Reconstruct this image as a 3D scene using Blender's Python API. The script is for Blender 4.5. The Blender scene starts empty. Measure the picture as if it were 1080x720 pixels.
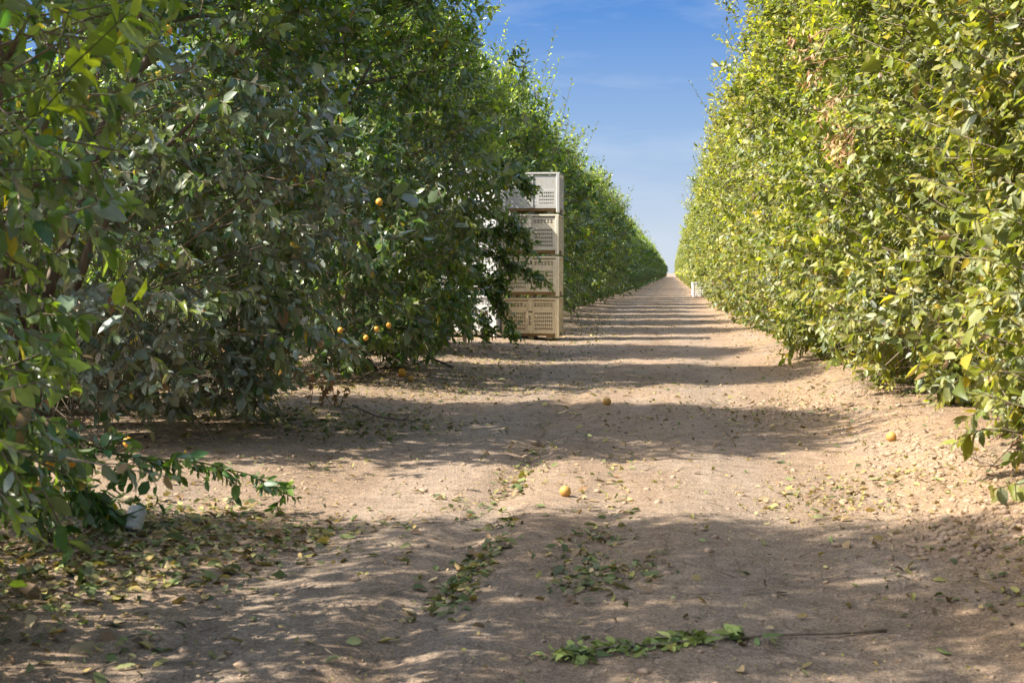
import bpy, bmesh, math, random
import numpy as np
from mathutils import Vector, Matrix, Euler

random.seed(7)
R = math.radians
sc = bpy.context.scene
COL = sc.collection

# ------------------------------------------------------------------ camera
cam_d = bpy.data.cameras.new('camera')
cam = bpy.data.objects.new('camera', cam_d)
COL.objects.link(cam)
cam.location = (0, 0, 1.4)
cam.rotation_euler = (R(90 - 2.94), 0, R(6.88))
cam_d.sensor_width = 36
cam_d.lens = 46.67
cam_d.clip_start = 0.05
cam_d.clip_end = 9000
cam_d.dof.use_dof = True
cam_d.dof.focus_distance = 19
cam_d.dof.aperture_fstop = 6.3
sc.camera = cam

# ------------------------------------------------------------------ light
SUN_EL, SUN_BACK = 46.0, 20.0        # elevation; degrees behind the line square to the track
to_sun = Vector((-math.cos(R(SUN_BACK)) * math.cos(R(SUN_EL)),
                 -math.sin(R(SUN_BACK)) * math.cos(R(SUN_EL)), math.sin(R(SUN_EL))))
w = bpy.data.worlds.new('World')
sc.world = w
w.use_nodes = True
nt = w.node_tree
nt.nodes.clear()
out = nt.nodes.new('ShaderNodeOutputWorld')
bg = nt.nodes.new('ShaderNodeBackground')
sky = nt.nodes.new('ShaderNodeTexSky')
sky.sky_type = 'NISHITA'
sky.sun_disc = False
sky.sun_elevation = R(SUN_EL)
sky.sun_rotation = math.atan2(to_sun.x, to_sun.y)
sky.altitude = 0
sky.air_density = 1.0
sky.dust_density = 2.0
sky.ozone_density = 1.0
hs = nt.nodes.new('ShaderNodeHueSaturation')
hs.inputs['Saturation'].default_value = 0.9
# thin wisps of high cloud
tc = nt.nodes.new('ShaderNodeTexCoord')
mp = nt.nodes.new('ShaderNodeMapping')
mp.inputs['Location'].default_value = (15.3, 8.1, 20.7)
mp.inputs['Scale'].default_value = (3.0, 3.0, 14.0)
mp.inputs['Rotation'].default_value = (0.25, 0.5, 0.3)
cn = nt.nodes.new('ShaderNodeTexNoise')
cn.inputs['Scale'].default_value = 2.2
cn.inputs['Detail'].default_value = 7
cn.inputs['Roughness'].default_value = 0.62
cr = nt.nodes.new('ShaderNodeMapRange')
cr.inputs['From Min'].default_value = 0.48
cr.inputs['From Max'].default_value = 0.85
cr.inputs['To Max'].default_value = 0.34
cmix = nt.nodes.new('ShaderNodeMixRGB')
cmix.inputs['Color2'].default_value = (1.9, 2.05, 2.3, 1)
L = nt.links.new
L(tc.outputs['Generated'], mp.inputs['Vector'])
L(mp.outputs['Vector'], cn.inputs['Vector'])
L(cn.outputs['Fac'], cr.inputs['Value'])
L(sky.outputs['Color'], hs.inputs['Color'])
# the clear winter sky low over the orchard: pale at the horizon, deep blue soon above it
sxyz = nt.nodes.new('ShaderNodeSeparateXYZ')
L(tc.outputs['Generated'], sxyz.inputs['Vector'])
ramp = nt.nodes.new('ShaderNodeValToRGB')
L(sxyz.outputs['Z'], ramp.inputs['Fac'])
el = ramp.color_ramp.elements
SKY_STR, EXPO = 0.15, 1.52
low_sky = [(0.0, (.66, .73, .80)), (0.035, (.58, .69, .83)), (0.10, (.345, .52, .80)), (0.19, (.125, .315, .73)), (0.32, (.075, .22, .60))]
el[0].position, el[1].position = low_sky[0][0], low_sky[-1][0]
for q, _ in low_sky[1:-1]:
    el.new(q)
for e_, (q, c) in zip(el, low_sky):
    e_.color = (*c, 1)
gain = nt.nodes.new('ShaderNodeVectorMath'); gain.operation = 'SCALE'
gain.inputs['Scale'].default_value = 1 / (SKY_STR * 2 ** EXPO)
L(ramp.outputs['Color'], gain.inputs[0])
lowm = nt.nodes.new('ShaderNodeMapRange'); lowm.interpolation_type = 'SMOOTHSTEP'
lowm.inputs['From Min'].default_value = .24; lowm.inputs['From Max'].default_value = .5
L(sxyz.outputs['Z'], lowm.inputs['Value'])
skymix = nt.nodes.new('ShaderNodeMixRGB')
L(lowm.outputs['Result'], skymix.inputs['Fac'])
L(gain.outputs['Vector'], skymix.inputs['Color1']); L(hs.outputs['Color'], skymix.inputs['Color2'])
L(skymix.outputs['Color'], cmix.inputs['Color1'])
L(cr.outputs['Result'], cmix.inputs['Fac'])
L(cmix.outputs['Color'], bg.inputs['Color'])
bg.inputs['Strength'].default_value = SKY_STR
L(bg.outputs['Background'], out.inputs['Surface'])

sun_d = bpy.data.lights.new('sun', 'SUN')
sun_d.energy = 4.1
sun_d.angle = R(0.53)
sun_d.color = (1.0, 0.93, 0.82)
sun = bpy.data.objects.new('sun', sun_d)
COL.objects.link(sun)
sun.rotation_euler = (-to_sun).to_track_quat('-Z', 'Y').to_euler()

sc.view_settings.view_transform = 'Standard'
sc.view_settings.look = 'None'
sc.view_settings.exposure = EXPO
sc.view_settings.gamma = 1
sc.view_settings.use_curve_mapping = False
sc.render.engine = 'CYCLES'
cy = sc.cycles
cy.max_bounces = 7
cy.diffuse_bounces = 4
cy.glossy_bounces = 2
cy.transmission_bounces = 5
cy.caustics_reflective = False
cy.caustics_refractive = False
cy.use_denoising = True
cy.denoising_prefilter = 'NONE'
cy.use_adaptive_sampling = False

# ------------------------------------------------------------------ noise
def _hash(ix, iy, iz, seed):
    h = (ix.astype(np.int64) * 374761393 + iy.astype(np.int64) * 668265263 + iz.astype(np.int64) * 2147483647 + seed * 1274126177) & 0xffffffff
    h = ((h ^ (h >> 13)) * 1274126177) & 0xffffffff
    h = ((h ^ (h >> 16)) * 2246822519) & 0xffffffff
    h = h ^ (h >> 15)
    return (h & 0xffffff) / float(0xffffff)

def noise3(x, y, z, seed=0):
    x, y, z = np.broadcast_arrays(np.asarray(x, float), np.asarray(y, float), np.asarray(z, float))
    ix, iy, iz = np.floor(x), np.floor(y), np.floor(z)
    fx, fy, fz = x - ix, y - iy, z - iz
    fx, fy, fz = [f * f * f * (f * (f * 6 - 15) + 10) for f in (fx, fy, fz)]
    r = 0
    for dx in (0, 1):
        for dy in (0, 1):
            for dz in (0, 1):
                r = r + _hash(ix + dx, iy + dy, iz + dz, seed) * np.where(dx, fx, 1 - fx) * np.where(dy, fy, 1 - fy) * np.where(dz, fz, 1 - fz)
    return r * 2 - 1

def noise2(x, y, seed=0):
    return noise3(x, y, 0.37, seed)

def sstep(a, b, x):
    t = np.clip((x - a) / (b - a), 0, 1)
    return t * t * (3 - 2 * t)

# ------------------------------------------------------------------ object helpers
def tag(o, label=None, cat=None, group=None, kind=None):
    if label: o['label'] = label
    if cat: o['category'] = cat
    if group: o['group'] = group
    if kind: o['kind'] = kind
    return o

def empty(name, loc=(0, 0, 0), rz=0):
    o = bpy.data.objects.new(name, None)
    o.empty_display_size = 0.2
    COL.objects.link(o)
    o.location = loc
    o.rotation_euler = (0, 0, rz)
    return o

def np_mesh(name, verts, loops, counts, col=None, smooth=False):
    me = bpy.data.meshes.new(name)
    verts = np.ascontiguousarray(verts, dtype=np.float32)
    loops = np.ascontiguousarray(loops, dtype=np.int32)
    counts = np.ascontiguousarray(counts, dtype=np.int32)
    me.vertices.add(len(verts))
    me.vertices.foreach_set('co', verts.ravel())
    me.loops.add(len(loops))
    me.loops.foreach_set('vertex_index', loops)
    me.polygons.add(len(counts))
    starts = np.concatenate([[0], np.cumsum(counts)[:-1]]).astype(np.int32)
    me.polygons.foreach_set('loop_start', starts)
    me.polygons.foreach_set('loop_total', counts)
    if smooth:
        me.polygons.foreach_set('use_smooth', np.ones(len(counts), dtype=bool))
    me.update(calc_edges=True)
    if col is not None:
        a = me.attributes.new('tint', 'FLOAT_COLOR', 'POINT')
        c = np.ones((len(verts), 4), np.float32)
        c[:, :col.shape[1]] = col
        a.data.foreach_set('color', c.ravel())
    return me

def link(name, me, mat, parent=None):
    o = bpy.data.objects.new(name, me)
    COL.objects.link(o)
    if mat is not None and not me.materials:
        me.materials.append(mat)
    o.parent = parent
    return o

def bm_obj(name, bm, mat, parent=None, smooth=False):
    me = bpy.data.meshes.new(name)
    bm.normal_update()
    bm.to_mesh(me)
    bm.free()
    if smooth:
        for p in me.polygons: p.use_smooth = True
    return link(name, me, mat, parent)

def copy_tree(o, parent=None):
    c = o.copy()
    COL.objects.link(c)
    if parent is not None: c.parent = parent
    for ch in list(o.children):
        copy_tree(ch, c)
    return c

def nrm(a):
    return a / np.maximum(np.linalg.norm(a, axis=-1, keepdims=True), 1e-9)

# ------------------------------------------------------------------ materials
def new_mat(name):
    m = bpy.data.materials.new(name)
    m.use_nodes = True
    t = m.node_tree
    t.nodes.clear()
    return m, t, t.nodes.new, t.links.new

def leaf_material(name, trans=0.36, rough=0.42, spec=0.45):
    m, t, N, K = new_mat(name)
    o = N('ShaderNodeOutputMaterial')
    at = N('ShaderNodeAttribute'); at.attribute_name = 'tint'
    oi = N('ShaderNodeObjectInfo')
    mr = N('ShaderNodeMapRange'); mr.inputs['To Min'].default_value = 0.488; mr.inputs['To Max'].default_value = 0.512
    hv = N('ShaderNodeHueSaturation')
    K(oi.outputs['Random'], mr.inputs['Value']); K(mr.outputs['Result'], hv.inputs['Hue'])
    K(at.outputs['Color'], hv.inputs['Color'])
    ns = N('ShaderNodeTexNoise'); ns.inputs['Scale'].default_value = 60; ns.inputs['Detail'].default_value = 2
    tcn = N('ShaderNodeTexCoord'); K(tcn.outputs['Object'], ns.inputs['Vector'])
    mv = N('ShaderNodeMapRange'); mv.inputs['To Min'].default_value = 0.75; mv.inputs['To Max'].default_value = 1.25
    K(ns.outputs['Fac'], mv.inputs['Value']); K(mv.outputs['Result'], hv.inputs['Value'])
    p = N('ShaderNodeBsdfPrincipled')
    p.inputs['Roughness'].default_value = rough
    p.inputs['Specular IOR Level'].default_value = spec
    K(hv.outputs['Color'], p.inputs['Base Color'])
    tr = N('ShaderNodeBsdfTranslucent')
    tcol = N('ShaderNodeMixRGB'); tcol.blend_type = 'MULTIPLY'; tcol.inputs['Fac'].default_value = 1
    tcol.inputs['Color2'].default_value = (1.9, 2.2, 0.6, 1)
    K(hv.outputs['Color'], tcol.inputs['Color1']); K(tcol.outputs['Color'], tr.inputs['Color'])
    mx = N('ShaderNodeMixShader'); mx.inputs['Fac'].default_value = trans
    mt_ = N('ShaderNodeMath'); mt_.operation = 'MULTIPLY'; mt_.inputs[1].default_value = trans; K(at.outputs['Alpha'], mt_.inputs[0]); K(mt_.outputs['Value'], mx.inputs['Fac'])
    K(p.outputs['BSDF'], mx.inputs[1]); K(tr.outputs['BSDF'], mx.inputs[2]); K(mx.outputs['Shader'], o.inputs['Surface'])
    return m

def simple_material(name, c1, c2, scale=8, rough=0.8, bump=0.3, stretch=(1, 1, 1), spec=0.3, dist=0.01):
    m, t, N, K = new_mat(name)
    o = N('ShaderNodeOutputMaterial'); p = N('ShaderNodeBsdfPrincipled')
    tcn = N('ShaderNodeTexCoord'); mp_ = N('ShaderNodeMapping'); mp_.inputs['Scale'].default_value = stretch
    ns = N('ShaderNodeTexNoise'); ns.inputs['Scale'].default_value = scale; ns.inputs['Detail'].default_value = 6; ns.inputs['Roughness'].default_value = .65
    K(tcn.outputs['Object'], mp_.inputs['Vector']); K(mp_.outputs['Vector'], ns.inputs['Vector'])
    cr_ = N('ShaderNodeValToRGB')
    cr_.color_ramp.elements[0].position = .32; cr_.color_ramp.elements[0].color = (*c1, 1)
    cr_.color_ramp.elements[1].position = .68; cr_.color_ramp.elements[1].color = (*c2, 1)
    K(ns.outputs['Fac'], cr_.inputs['Fac']); K(cr_.outputs['Color'], p.inputs['Base Color'])
    b = N('ShaderNodeBump'); b.inputs['Strength'].default_value = bump; b.inputs['Distance'].default_value = dist
    K(ns.outputs['Fac'], b.inputs['Height']); K(b.outputs['Normal'], p.inputs['Normal'])
    p.inputs['Roughness'].default_value = rough; p.inputs['Specular IOR Level'].default_value = spec
    K(p.outputs['BSDF'], o.inputs['Surface'])
    return m

M_leaf = leaf_material('leaf', trans=0.34, rough=0.42, spec=0.38)
M_leaf_shade = leaf_material('leaf_shaded_row', trans=0.44, rough=0.30, spec=0.5)  # left row: more see-through leaves, to brighten its shaded side
M_litter = leaf_material('dry_leaf', trans=0.12, rough=0.7, spec=0.2)
M_bark = simple_material('bark', (.10, .075, .055), (.24, .19, .145), 14, .9, .6, (1, 1, .35))
M_twig = simple_material('twig', (.13, .10, .07), (.30, .24, .17), 20, .9, .3)
M_green_twig = simple_material('green_twig', (.05, .07, .02), (.12, .13, .05), 20, .7, .2)
M_dead = simple_material('dead_stalk', (.30, .17, .09), (.48, .31, .18), 20, .9, .3)
M_fruit = simple_material('fruit_rind', (.66, .30, .03), (.78, .42, .06), 60, .42, .15, spec=.5, dist=.002)
M_fruit_y = simple_material('fruit_rind_dull', (.38, .20, .06), (.66, .38, .09), 14, .55, .2, spec=.4, dist=.002)

# ------------------------------------------------------------------ ground
def gh(x, y):
    x = np.asarray(x, float); y = np.asarray(y, float)
    z = 0.0
    fade = 1 - sstep(60, 140, y)
    # bank on the right, highest near the camera
    ampR = 0.10 * (1 - sstep(13, 30, y)) + 0.07
    wob = 0.22 * noise2(y * .35, 3.3, 5)
    z = z + ampR * sstep(1.15 + wob, 2.25 + wob, x) * (1 - .25 * sstep(2.6, 4.2, x))
    # small rise under the left row
    z = z + 0.08 * sstep(-2.3 - wob, -3.8 - wob, x)
    # wheel ruts and the ridges between them
    wig = 0.07 * noise2(y * .22, 9.1, 8)
    def groove(c, wd, dp):
        return -dp * np.exp(-((x - c - wig) / wd) ** 2)
    near_ = 1 - .7 * sstep(10, 28, y)
    z = z + near_ * (groove(-1.06, .13, .032) + groove(-.36, .10, .014) + groove(.62, .22, .022) + groove(-1.95, .3, .02))
    z = z + near_ * .010 * np.exp(-((x + .75 - wig) / .14) ** 2) + near_ * .009 * np.exp(-((x + 1.36 - wig) / .16) ** 2) + near_ * .010 * np.exp(-((x - .1 - wig) / .2) ** 2)
    # unevenness
    z = z + fade * (.009 * noise2(x * .8, y * .3, 11) + .005 * noise2(x * 2.3, y * 1.5, 12) + .0035 * noise2(x * 5, y * 5, 13) + .003 * noise2(x * 11, y * 11, 14))
    loose = .35 + .65 * sstep(.9, 1.8, x) + .5 * sstep(-1.9, -2.8, x)
    z = z + (1 - sstep(14, 30, y)) * loose * (.0045 * noise2(x * 21, y * 21, 15) + .006 * np.abs(noise2(x * 37, y * 37, 16)))
    return z

def make_ground():
    xs = np.concatenate([-np.geomspace(3000, 7, 60), np.arange(-6.6, -3, .07), np.arange(-3, 3.2, .03), np.arange(3.2, 6, .09), np.geomspace(6.5, 3000, 60)])
    ys = [-400, -200, -100, -40, -20, -10, -5, -2, 0, 1, 2]
    y = 2.6
    while y < 60:
        ys.append(y); y += max(.024, .0042 * y * y * .35)  if y < 26 else .8
    ys += list(np.geomspace(61, 6000, 90))
    ys = np.array(ys)
    X, Y = np.meshgrid(xs, ys)
    Z = gh(X, Y)
    nx, ny = len(xs), len(ys)
    v = np.stack([X.ravel(), Y.ravel(), Z.ravel()], 1)
    i = np.arange(nx - 1)[None, :] + nx * np.arange(ny - 1)[:, None]
    q = np.stack([i, i + 1, i + nx + 1, i + nx], -1).reshape(-1, 4)
    me = np_mesh('ground', v, q.ravel(), np.full(len(q), 4), smooth=True)
    m, t, N, K = new_mat('dry_soil')
    o = N('ShaderNodeOutputMaterial'); p = N('ShaderNodeBsdfPrincipled')
    tcn = N('ShaderNodeTexCoord')
    def noi(scale, detail=8, rough=.6, vec=None):
        n = N('ShaderNodeTexNoise'); n.inputs['Scale'].default_value = scale; n.inputs['Detail'].default_value = detail; n.inputs['Roughness'].default_value = rough
        K(vec or tcn.outputs['Object'], n.inputs['Vector']); return n
    st = N('ShaderNodeMapping'); st.inputs['Scale'].default_value = (1, .35, 1); K(tcn.outputs['Object'], st.inputs['Vector'])
    big = noi(.9, 6, .6, st.outputs['Vector']); mid = noi(7, 8, .7); fine = noi(55, 6, .75); grit = noi(170, 3, .7)
    r1 = N('ShaderNodeValToRGB')
    e = r1.color_ramp.elements
    e[0].position = .3; e[0].color = (.245, .174, .118, 1)
    e[1].position = .72; e[1].color = (.41, .300, .210, 1)
    K(big.outputs['Fac'], r1.inputs['Fac'])
    # reddish freshly graded clay on the right bank
    sx = N('ShaderNodeSeparateXYZ'); K(tcn.outputs['Object'], sx.inputs['Vector'])
    mr = N('ShaderNodeMapRange'); mr.inputs['From Min'].default_value = .8; mr.inputs['From Max'].default_value = 1.6; mr.inputs['To Max'].default_value = 1.1; K(sx.outputs['X'], mr.inputs['Value'])
    mb = N('ShaderNodeMath'); mb.operation = 'MULTIPLY'; K(mr.outputs['Result'], mb.inputs[0]); K(mid.outputs['Fac'], mb.inputs[1])
    m1 = N('ShaderNodeMixRGB'); m1.inputs['Color2'].default_value = (.42, .275, .165, 1)
    K(mb.outputs['Value'], m1.inputs['Fac']); K(r1.outputs['Color'], m1.inputs['Color1'])
    # greyer compacted lanes
    lane = noi(1.4, 5, .55, st.outputs['Vector'])
    lm = N('ShaderNodeMapRange'); lm.inputs['From Min'].default_value = .5; lm.inputs['From Max'].default_value = .68; lm.inputs['To Max'].default_value = .6; K(lane.outputs['Fac'], lm.inputs['Value'])
    acc = lm.outputs['Result']
    for cx, half in ((-1.62, .42), (.38, .40)):
        df = N('ShaderNodeMath'); df.operation = 'SUBTRACT'; df.inputs[1].default_value = cx; K(sx.outputs['X'], df.inputs[0])
        ab = N('ShaderNodeMath'); ab.operation = 'ABSOLUTE'; K(df.outputs['Value'], ab.inputs[0])
        wl = N('ShaderNodeMapRange'); wl.interpolation_type = 'SMOOTHSTEP'; wl.inputs['From Min'].default_value = half * .3; wl.inputs['From Max'].default_value = half * 1.2
        wl.inputs['To Min'].default_value = .75; wl.inputs['To Max'].default_value = 0; K(ab.outputs['Value'], wl.inputs['Value'])
        wm = N('ShaderNodeMath'); wm.operation = 'MULTIPLY'; K(wl.outputs['Result'], wm.inputs[0]); K(mid.outputs['Fac'], wm.inputs[1])
        mxn = N('ShaderNodeMath'); mxn.operation = 'MAXIMUM'; K(acc, mxn.inputs[0]); K(wm.outputs['Value'], mxn.inputs[1]); acc = mxn.outputs['Value']
    m2 = N('ShaderNodeMixRGB'); m2.inputs['Color2'].default_value = (.31, .255, .205, 1)
    K(acc, m2.inputs['Fac']); K(m1.outputs['Color'], m2.inputs['Color1'])
    m1 = m2
    # mid and fine mottling
    def mul(prev, src, lo, hi, f0=.3, f1=.7):
        a = N('ShaderNodeMapRange'); a.inputs['From Min'].default_value = f0; a.inputs['From Max'].default_value = f1
        a.inputs['To Min'].default_value = lo; a.inputs['To Max'].default_value = hi; K(src, a.inputs['Value'])
        b = N('ShaderNodeMixRGB'); b.blend_type = 'MULTIPLY'; b.inputs['Fac'].default_value = 1
        K(prev, b.inputs['Color1']); K(a.outputs['Result'], b.inputs['Color2']); return b.outputs['Color']
    c = mul(m1.outputs['Color'], mid.outputs['Fac'], .72, 1.24)
    c = mul(c, fine.outputs['Fac'], .52, 1.42, .34, .66)
    c = mul(c, grit.outputs['Fac'], .5, 1.42, .34, .66)
    K(c, p.inputs['Base Color'])
    p.inputs['Roughness'].default_value = .95; p.inputs['Specular IOR Level'].default_value = .12
    ad = N('ShaderNodeMath'); ad.operation = 'MULTIPLY_ADD'; ad.inputs[1].default_value = .35
    K(grit.outputs['Fac'], ad.inputs[0]); K(fine.outputs['Fac'], ad.inputs[2])
    ad2 = N('ShaderNodeMath'); ad2.operation = 'MULTIPLY_ADD'; ad2.inputs[1].default_value = 1.2
    K(mid.outputs['Fac'], ad2.inputs[0]); K(ad.outputs['Value'], ad2.inputs[2])
    b = N('ShaderNodeBump'); b.inputs['Strength'].default_value = .7; b.inputs['Distance'].default_value = .02
    K(ad2.outputs['Value'], b.inputs['Height']); K(b.outputs['Normal'], p.inputs['Normal'])
    K(p.outputs['BSDF'], o.inputs['Surface'])
    g = link('ground', me, m)
    tag(g, 'dry tan dirt track and bare soil between the tree rows', None, None, 'structure')
make_ground()

# ------------------------------------------------------------------ leaves
# template A: eight points, folded along the midrib and arched; template B: five points
T_A = (np.array([0, .28, .28, .28, .68, .68, .68, 1.0]), np.array([0, -.215, 0, .215, -.20, 0, .20, 0]),
       np.array([0, .045, -.01, .045, .0, -.06, .0, -.16]),
       [[0, 2, 1], [0, 3, 2], [1, 2, 5, 4], [2, 3, 6, 5], [4, 5, 7], [5, 6, 7]])
T_B = (np.array([0, .5, .5, .5, 1.0]), np.array([0, -.24, 0, .24, 0]), np.array([0, .03, -.03, .03, -.1]),
       [[0, 2, 1], [0, 3, 2], [1, 2, 4], [2, 3, 4]])

def leaf_arrays(tpl, pos, d, n, length, width, curl, col):
    u, v, h, faces = tpl
    d = nrm(d)
    n = nrm(n - d * np.sum(n * d, 1, keepdims=True))
    s = np.cross(d, n)
    N = len(pos); k = len(u)
    P = (pos[:, None, :] + d[:, None, :] * (u[None, :, None] * length[:, None, None])
         + s[:, None, :] * (v[None, :, None] * (length * width)[:, None, None])
         + n[:, None, :] * ((h[None, :] * curl[:, None])[:, :, None] * length[:, None, None]))
    loops1 = np.concatenate([np.array(f) for f in faces]); cnt1 = np.array([len(f) for f in faces])
    loops = (loops1[None, :] + (np.arange(N) * k)[:, None]).ravel()
    counts = np.tile(cnt1, N)
    if col.shape[1] == 3: col = np.concatenate([col, np.ones((len(col), 1))], 1)
    C = np.repeat(col, k, axis=0)
    return P.reshape(-1, 3), loops, counts, C

def join_arrays(parts):
    V, Lp, Cn, Cc, off = [], [], [], [], 0
    for v, l, c, k in parts:
        V.append(v); Lp.append(l + off); Cn.append(c); Cc.append(k); off += len(v)
    return np.concatenate(V), np.concatenate(Lp), np.concatenate(Cn), np.concatenate(Cc)

def sticks(a, b, ra, rb, sides=3):
    """straight tapering sticks from a to b, all in one set of arrays"""
    d = nrm(b - a)
    ref = np.where(np.abs(d[:, 2:3]) > .9, np.array([[1., 0, 0]]), np.array([[0, 0, 1.]]))
    s = nrm(np.cross(d, ref)); t = np.cross(d, s)
    ang = np.arange(sides) * 2 * math.pi / sides
    ring = s[:, None, :] * np.cos(ang)[None, :, None] + t[:, None, :] * np.sin(ang)[None, :, None]
    P = np.concatenate([a[:, None, :] + ring * ra[:, None, None], b[:, None, :] + ring * rb[:, None, None]], 1)
    N = len(a)
    f = np.array([[i, (i + 1) % sides, sides + (i + 1) % sides, sides + i] for i in range(sides)])
    loops = (f.ravel()[None, :] + (np.arange(N) * sides * 2)[:, None]).ravel()
    return P.reshape(-1, 3), loops, np.full(N * sides, 4), np.zeros((N * sides * 2, 4))

def tube_arrays(pts, rad, sides=8):
    pts = np.array(pts, float); rad = np.array(rad, float)
    tan = nrm(np.gradient(pts, axis=0))
    ref = np.array([.31, .95, .1]) if abs(tan[0][2]) > .7 else np.array([0, 0, 1.])
    V = []
    for p, t, r in zip(pts, tan, rad):
        s = np.cross(t, ref); s /= np.linalg.norm(s) + 1e-9; q = np.cross(t, s)
        for i in range(sides):
            a = i * 2 * math.pi / sides
            V.append(p + (s * math.cos(a) + q * math.sin(a)) * r)
    n = len(pts); L_, C_ = [], []
    for j in range(n - 1):
        for i in range(sides):
            L_ += [j * sides + i, j * sides + (i + 1) % sides, (j + 1) * sides + (i + 1) % sides, (j + 1) * sides + i]; C_.append(4)
    L_ += list(range((n - 1) * sides, n * sides)); C_.append(sides)
    L_ += list(range(sides))[::-1]; C_.append(sides)
    V = np.array(V)
    return V, np.array(L_), np.array(C_), np.zeros((len(V), 4))

MATURE_L, SUNLIT_MATURE_R = np.array([.052, .115, .032]), np.array([.122, .158, .032])  # right row yellower: its sunlight is put into the leaf colour
SUNLIT_YOUNG_L, SUNLIT_YOUNG_R = np.array([.30, .34, .05]), np.array([.37, .325, .06])  # young growth, brightened in colour to look sunlit through
YELLOW, DUSTY, DEADLEAF = np.array([.38, .30, .035]), np.array([.235, .275, .235]) , np.array([.25, .16, .085])

def shoot_leaves(rng, base, d, length, k, size, tpl, side, hfrac, young, dusty, flat=.5):
    """leaves in a spiral round each shoot. base, d: (N,3); length, size, hfrac, young, dusty: (N,)"""
    N = len(base)
    j = np.arange(k)
    t = (j[None, :] + rng.random((N, k)) * .6 + .3) / k
    pos = base[:, None, :] + d[:, None, :] * (t * length[:, None])[:, :, None]
    ref = np.where(np.abs(d[:, 2:3]) > .9, np.array([[1., 0, 0]]), np.array([[0, 0, 1.]]))
    s = nrm(np.cross(d, ref)); q = np.cross(d, s)
    ph = rng.random((N, 1)) * 6.28 + j[None, :] * 2.399 + rng.normal(0, .35, (N, k))
    rad = s[:, None, :] * np.cos(ph)[:, :, None] + q[:, None, :] * np.sin(ph)[:, :, None]
    lean = (.35 + .5 * t)[:, :, None]
    ld = d[:, None, :] * lean + rad * .85 + rng.normal(0, .18, (N, k, 3))
    droop = np.where(hfrac < .45, -.55, -.12)[:, None] + rng.normal(0, .2, (N, k))
    ld[:, :, 2] += droop
    ld = nrm(ld)
    up = np.zeros((N, k, 3)); up[:, :, 2] = 1
    ln = up * flat + d[:, None, :] * .6 + rng.normal(0, .45, (N, k, 3))
    L_ = size[:, None] * rng.lognormal(0, .27, (N, k)) * (1.05 - .45 * t ** 3)
    base_c = MATURE_L if side == 'L' else SUNLIT_MATURE_R
    young_c = SUNLIT_YOUNG_L if side == 'L' else SUNLIT_YOUNG_R
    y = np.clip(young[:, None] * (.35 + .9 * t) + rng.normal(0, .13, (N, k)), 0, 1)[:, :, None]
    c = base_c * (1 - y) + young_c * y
    c = c * rng.lognormal(0, .22, (N, k))[:, :, None]
    dm = np.clip(dusty[:, None] + rng.normal(0, .28, (N, k)), 0, .95)[:, :, None]
    warm = rng.random((N, k, 1)) ** 4
    dust_c = DUSTY * (1 - warm) + np.array([.32, .26, .19]) * warm
    c = c * (1 - dm) + dust_c * rng.lognormal(0, .18, (N, k))[:, :, None] * dm
    yel = (rng.random((N, k)) < (.014 if side == 'L' else .035))[:, :, None]
    c = np.where(yel, YELLOW * rng.lognormal(0, .2, (N, k))[:, :, None], c)
    ded = (rng.random((N, k)) < np.where(hfrac < .15, .025, .005)[:, None])[:, :, None]
    c = np.where(ded, DEADLEAF, c)
    c = np.clip(c, .008, .6)
    n = N * k
    tr_ = (.6 + 1.0 * y) * (1 - .85 * dm)
    c = np.concatenate([c, tr_], 2)
    return leaf_arrays(tpl, pos.reshape(n, 3), ld.reshape(n, 3), ln.reshape(n, 3), L_.reshape(n),
                       rng.lognormal(0, .14, n) * .98, rng.lognormal(.15, .6, n) * rng.choice([1, 1, 1, -.6], n), c.reshape(n, 4))

PROF = {'L': ([0, .08, .3, .65, .85, .95, 1], [.74, .88, 1.0, .98, .84, .62, .3]),
        'R': ([0, .08, .25, .6, .85, .95, 1], [.74, .84, .94, .99, .90, .68, .34])}

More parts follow.
